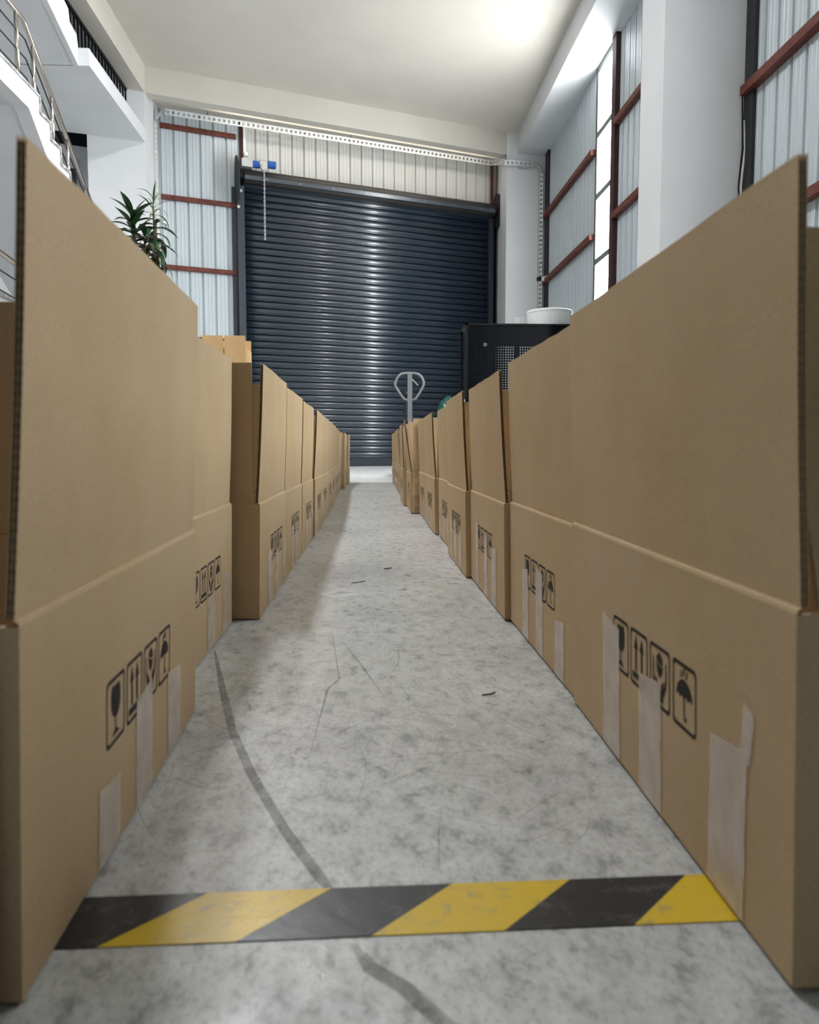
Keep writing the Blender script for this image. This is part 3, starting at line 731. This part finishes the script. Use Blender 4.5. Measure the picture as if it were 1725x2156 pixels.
# scuffs and scratches on the floor
def ribbon(mb, pts, wd, z=.0006):
    pts = [Vector((x, y, 0)) for x, y in pts]; N = len(pts); vs = []
    for i, p in enumerate(pts):
        t = (pts[min(i + 1, N - 1)] - pts[max(i - 1, 0)]).normalized(); nn = Vector((-t.y, t.x, 0))
        ww = wd * (0.35 if i in (0, N - 1) else 1)
        vs += [(p.x + nn.x * ww / 2, p.y + nn.y * ww / 2, z), (p.x - nn.x * ww / 2, p.y - nn.y * ww / 2, z)]
    mb.add(vs, [(2 * i, 2 * i + 1, 2 * i + 3, 2 * i + 2) for i in range(N - 1)])
def arcpts(p, ang, L, curv, n=8):
    x, y = p; o = [(x, y)]
    for i in range(n):
        x += math.cos(ang) * L / n; y += math.sin(ang) * L / n; ang += curv / n; o.append((x, y))
    return o
rs = random.Random(3)
dk = MB()
ribbon(dk, [(-.309, 1.549), (-.241, 1.272), (-.196, 1.096), (-.147, .946), (-.09, .799), (-.047, .705), (-.03, .67)], .012)
ribbon(dk, [(-.015, .605), (.0, .575), (.024, .553), (.06, .50), (.09, .46)], .014, .0007)
ribbon(dk, [(-.059, 1.613), (-.017, 1.43), (.023, 1.234)], .004, .0008)
ribbon(dk, [(-.083, 1.7), (-.054, 1.342), (-.071, 1.288), (-.079, 1.019)], .003, .0009)
ribbon(dk, [(-.073, .972), (.062, .996), (.222, 1.012)], .002, .0010)
ribbon(dk, [(.079, .845), (.070, .78), (.065, .716)], .002, .0011)
for k in range(170):
    y = rs.uniform(.40, 1.0) ** 1.6 * 3.2 + .0; x = rs.uniform(-.25, .30)
    ribbon(dk, arcpts((x, y), rs.uniform(0, math.pi), rs.uniform(.02, .18), rs.uniform(-.6, .6)), rs.uniform(.0006, .0018), .0012 + k * 1e-6)
tag(obj('scuff_marks', dk, 'scuff', fl), None, None, None, 'stuff')
lt = MB()
ribbon(lt, [(-.241, 1.802), (-.089, 1.615), (.127, 1.278), (.215, 1.075), (.293, .968)], .0016, .0015)
for k in range(90):
    y = rs.uniform(.40, 1.0) ** 1.6 * 3.4; x = rs.uniform(-.25, .30)
    ribbon(lt, arcpts((x, y), rs.uniform(0, math.pi), rs.uniform(.02, .16), rs.uniform(-.5, .5)), rs.uniform(.0006, .0014), .0016 + k * 1e-6)
tag(obj('pale_scratches', lt, 'scratch', fl), None, None, None, 'stuff')
for nm, lab, p, a, L, r in (('wood_splinter', 'tiny brown splinter lying in the middle of the aisle floor', (.181, 1.238), .2, .028, .0011),
                            ('wire_scrap', 'thin dark wire scrap on the floor near the left shadow', (-.055, 2.321), .3, .05, .0012),
                            ('paper_scrap', 'short dark scrap on the floor mid-aisle, beyond the wire', (.046, 2.594), .1, .03, .0015)):
    pts = [(x, y, r + .0003) for x, y in arcpts(p, a, L, .8, 5)]
    tag(obj(nm, MB().tube(pts, r, 6), 'twig'), lab, 'debris')

# ================================================================== THINGS BEYOND THE ROWS
# pallet jack
pj = thing('pallet_jack', 'grey pallet jack with looped handle standing beyond the right carton row', 'pallet jack', (.50, 9.75, 0.01))
K = 9.75 / 9.1
hy = -.02
loop = [(-.075, 1.318), (.075, 1.318), (.135, 1.29), (.178, 1.21), (.165, 1.15), (.085, 1.02), (.055, .992), (-.055, .992), (-.085, 1.02), (-.178, 1.16), (-.182, 1.20), (-.13, 1.295)]
def smooth_loop(p, it=2):
    for _ in range(it):
        q = []
        for i in range(len(p)):
            a, b = p[i], p[(i + 1) % len(p)]
            q += [(a[0] * .75 + b[0] * .25, a[1] * .75 + b[1] * .25), (a[0] * .25 + b[0] * .75, a[1] * .25 + b[1] * .75)]
        p = q
    return p
hd = obj('handle', MB().tube([(x, hy, z) for x, z in smooth_loop(loop)], .014, 8, closed=True), 'jack', pj, smooth=True)
obj('stem', MB().box((-.026, hy - .02, .30), (.030, hy + .02, 1.315)), 'jack', pj)
obj('release_lever', MB().tube([(.03, hy - .03, 1.24), (.075, hy - .035, 1.19), (.10, hy - .03, 1.165)], .006, 6), 'alu', hd)
obj('hydraulic_pump', MB().tube([(0, .12, .12), (0, .12, .42)], .06, 14), 'black', pj)
obj('ram_hose', MB().tube([(-.05, .03, .4), (-.055, .03, .8), (-.05, .03, 1.0), (-.035, .02, 1.06)], .014, 8), 'rubber', pj)
obj('knob', MB().lathe([(.01, -.03), (.03, -.02), (.034, 0), (.03, .02), (.01, .03)], 12), 'rubber', pj, (-.06, .03, 1.07))
for x in (-.115, .115):
    obj('fork', MB().box((x - .07, .2, .06), (x + .07, 1.35, .12)), 'jack', pj)
    obj('roller', MB().tube([(x - .05, 1.2, .04), (x + .05, 1.2, .04)], .04, 12), 'rubber', pj)
obj('head_frame', MB().box((-.185, .12, .06), (.185, .22, .34)), 'jack', pj)
for x in (-.07, .07): obj('steering_wheel', MB().tube([(x - .025, .06, .085), (x + .025, .06, .085)], .085, 16), 'rubber', pj)

# black perforated bench back panel
wbch = thing('tool_bench', 'black metal workbench with perforated back panel beyond the right carton row', 'workbench', (1.05, 8.4, 0))
WB = 1.27; HT = 1.725; DP = .5
def perforated(mb, x0, z0, nx, nz, p=.0265, hole=.011):
    g0 = (p - hole) / 2
    xs = [];
    for i in range(nx): xs += [x0 + i * p, x0 + i * p + g0, x0 + i * p + g0 + hole]
    xs.append(x0 + nx * p); zs = []
    for i in range(nz): zs += [z0 + i * p, z0 + i * p + g0, z0 + i * p + g0 + hole]
    zs.append(z0 + nz * p); W_ = len(xs)
    vs = [(x, 0, z) for z in zs for x in xs]; fs = []
    for j in range(len(zs) - 1):
        for i in range(W_ - 1):
            if i % 3 == 1 and j % 3 == 1: continue
            fs.append((j * W_ + i, j * W_ + i + 1, (j + 1) * W_ + i + 1, (j + 1) * W_ + i))
    mb.add(vs, fs)
pz1 = 1.493; pz0 = pz1 - 24 * .0265
mb = MB()
blocks = [.055, .267 + .021, .55]
for bx0 in blocks: perforated(mb, bx0, pz0, 8, 24)
perforated(mb, .80, pz0, 8, 24)
mb.box((0, -.001, pz1), (WB, .001, HT - .02)); mb.box((0, -.001, .75), (WB, .001, pz0))
e_ = [0] + [v for b0 in blocks + [.80] for v in (b0, b0 + .212)] + [WB]
for i in range(0, len(e_), 2): mb.box((e_[i], -.001, pz0), (e_[i + 1], .001, pz1))
obj('perforated_panel', mb, 'blackgloss', wbch)
obj('upright', MB().box((-.028, -.02, 0), (0, .04, HT)), 'black', wbch)
obj('upright', MB().box((WB, -.02, 0), (WB + .028, .04, HT)), 'black', wbch)
obj('top_rail', MB().box((-.028, -.02, HT - .02), (WB + .028, .02, HT)), 'black', wbch)
obj('shelf', MB().box((-.028, .02, HT - .025), (WB + .028, DP, HT - .005)), 'black', wbch)
obj('rear_upright', MB().box((-.028, DP - .04, 0), (0, DP, HT - .025)), 'black', wbch)
obj('rear_upright', MB().box((WB, DP - .04, 0), (WB + .028, DP, HT - .025)), 'black', wbch)
obj('bench_top', MB().box((-.03, -.45, .71), (WB + .03, DP, .75)), 'black', wbch)
for x in (0, WB - .05): obj('leg', MB().box((x, -.43, 0), (x + .05, -.38, .71)), 'black', wbch)
obj('screw_cap', MB().lathe([(.022, 0), (.022, .006), (.016, .012)], 16), 'frame', wbch, (.185, -.001, 1.502)).rotation_euler = (R(90), 0, 0)
# white drum and small white cup on the shelf
dm = thing('white_tub', 'large round white tub on top of the black workbench', 'tub', (1.995, 8.72, HT - .004))
o = obj('tub_body', MB().lathe([(.243, 0), (.247, .10), (.248, .165)], 40), 'white', dm, smooth=False)
o = obj('lid', MB().lathe([(.252, .165), (.252, .185), (.243, .193)], 40), 'white', dm)
cp = thing('white_bowl', 'small white container beside the large white tub on the black workbench', 'container', (1.66, 8.72, HT - .004))
obj('container_body', MB().lathe([(.045, 0), (.055, .07), (.058, .11)], 24), 'white', cp); obj('rim', MB().lathe([(.060, .11), (.060, .118), (.05, .12)], 24), 'white', cp)

# green and white sack
def blob(rx, ry, h, seed, n=22, mrows=14):
    r = random.Random(seed); mb = MB(); ph = [r.uniform(0, 6.28) for _ in range(6)]; vs = []
    for j in range(mrows + 1):
        t = j / mrows; z = h * t; k = (1 - max(0, (t - .72) / .28) ** 2.2) ** .5 if t < 1 else .08; k *= .9 + .1 * math.sin(t * 3)
        for i in range(n):
            a = i * 2 * math.pi / n
            w_ = 1 + .06 * math.sin(3 * a + ph[0] + 4 * t) + .05 * math.sin(5 * a + ph[1] - 7 * t) + .03 * math.sin(9 * a + ph[2] + 11 * t)
            vs.append((rx * k * w_ * math.cos(a), ry * k * w_ * math.sin(a), z + .02 * math.sin(2 * a + ph[3]) * t))
    fs = [(j * n + i, j * n + (i + 1) % n, (j + 1) * n + (i + 1) % n, (j + 1) * n + i) for j in range(mrows) for i in range(n)]
    mb.add(vs, fs + [tuple(range(mrows * n, (mrows + 1) * n)), tuple(reversed(range(n)))]); return mb
sk = tag(obj('plastic_sack', blob(.13, .2, .965, 4), 'plasticgreen', None, (.83, 9.0 - .3, 0), smooth=True), 'green plastic sack behind the right carton row', 'sack')
sk.location = (.955, 9.55, 0); sk.scale = (1.1, 1, 1.06)
s2 = tag(obj('white_sack', blob(.16, .2, 1.06, 9), 'white', None, (1.17, 10.05, 0), smooth=True), 'white plastic sack behind the green one', 'sack')

# potted dracaena
pt = thing('potted_plant', 'tall leafy dracaena plant standing behind the left carton row', 'plant', (-1.50, 5.5, 0))
obj('pot', MB().lathe([(.13, 0), (.17, .30), (.18, .32), (.165, .32), (.16, .29)], 24), 'terracotta', pt)
obj('soil', MB().lathe([(.15, .27), (.158, .285)], 20), 'soil', pt)
rp = random.Random(12)
stems = [((-.06, 0), (-.07, -.02, 1.97)), ((.04, .03), (.055, 0, 2.03)), ((0, -.05), (0, -.03, 1.82)), ((.03, 0), (.06, .03, 1.92))]
def leaf_mesh(L, wd, droop, m_):
    mb = MB(); n = 9; vs = []
    ang = 0.0; x = z = 0.0
    for i in range(n + 1):
        t = i / n; w_ = wd * (math.sin(math.pi * min(t * 1.02 + .03, 1)) ** .7) * (1 - .25 * t)
        vs += [(x, -w_ / 2, z + w_ * .18), (x, 0, z), (x, w_ / 2, z + w_ * .18)]
        x += math.cos(ang) * L / n; z += math.sin(ang) * L / n; ang -= droop / n
    fs = []
    for i in range(n):
        fs += [(3 * i, 3 * i + 1, 3 * i + 4, 3 * i + 3), (3 * i + 1, 3 * i + 2, 3 * i + 5, 3 * i + 4)]
    mb.add(vs, fs); return mb.mesh('leaf', m_, True)
LV = [leaf_mesh(.175, .050, d, 'leaf') for d in (.5, 1.0, 1.6)] + [leaf_mesh(.205, .054, .9, 'leaf'), leaf_mesh(.18, .040, 1.9, 'leaf_dry')]
LT = [leaf_mesh(.18, .016, d, 'leaf_light') for d in (1.0, 1.8, 2.3)]
for (bx0, by0), (tx, ty, tz) in stems:
    obj('stem', MB().tube([(bx0, by0, .27), ((bx0 + tx) / 2 + .02, (by0 + ty) / 2, tz * .55), (tx, ty, tz)], [.016, .013, .007], 7), 'stem', pt)
def put_leaf(me, p, az, el):
    o = link('leaf', me, pt); o.location = p; o.rotation_euler = (0, -el, az); return o
for k in range(52):
    h_ = k / 51
    put_leaf(LV[rp.choice((0, 1, 3))], (-.065 - .02 * rp.random(), -.02, 1.60 + .36 * h_), k * 2.4, R(-25 + 95 * h_ ** 1.5 + rp.uniform(-12, 12)))
for k in range(34):
    h_ = k / 33
    put_leaf(LV[rp.choice((1, 2, 4, 1))], (.0 + .01 * rp.random(), -.03, 1.50 + .32 * h_), k * 2.4 + 1, R(-45 + 80 * h_ + rp.uniform(-12, 12)))
for k in range(26):
    h_ = k / 25
    put_leaf(LV[rp.choice((2, 4, 1, 2))], (.06, .03, 1.58 + .34 * h_), k * 2.4 + 2, R(-55 + 70 * h_ + rp.uniform(-12, 12)))
for k in range(13):
    h_ = k / 12
    put_leaf(LT[rp.choice((0, 1, 2))], (.055, 0, 1.93 + .12 * h_), k * 2.4, R(5 + 75 * h_ + rp.uniform(-10, 10)))
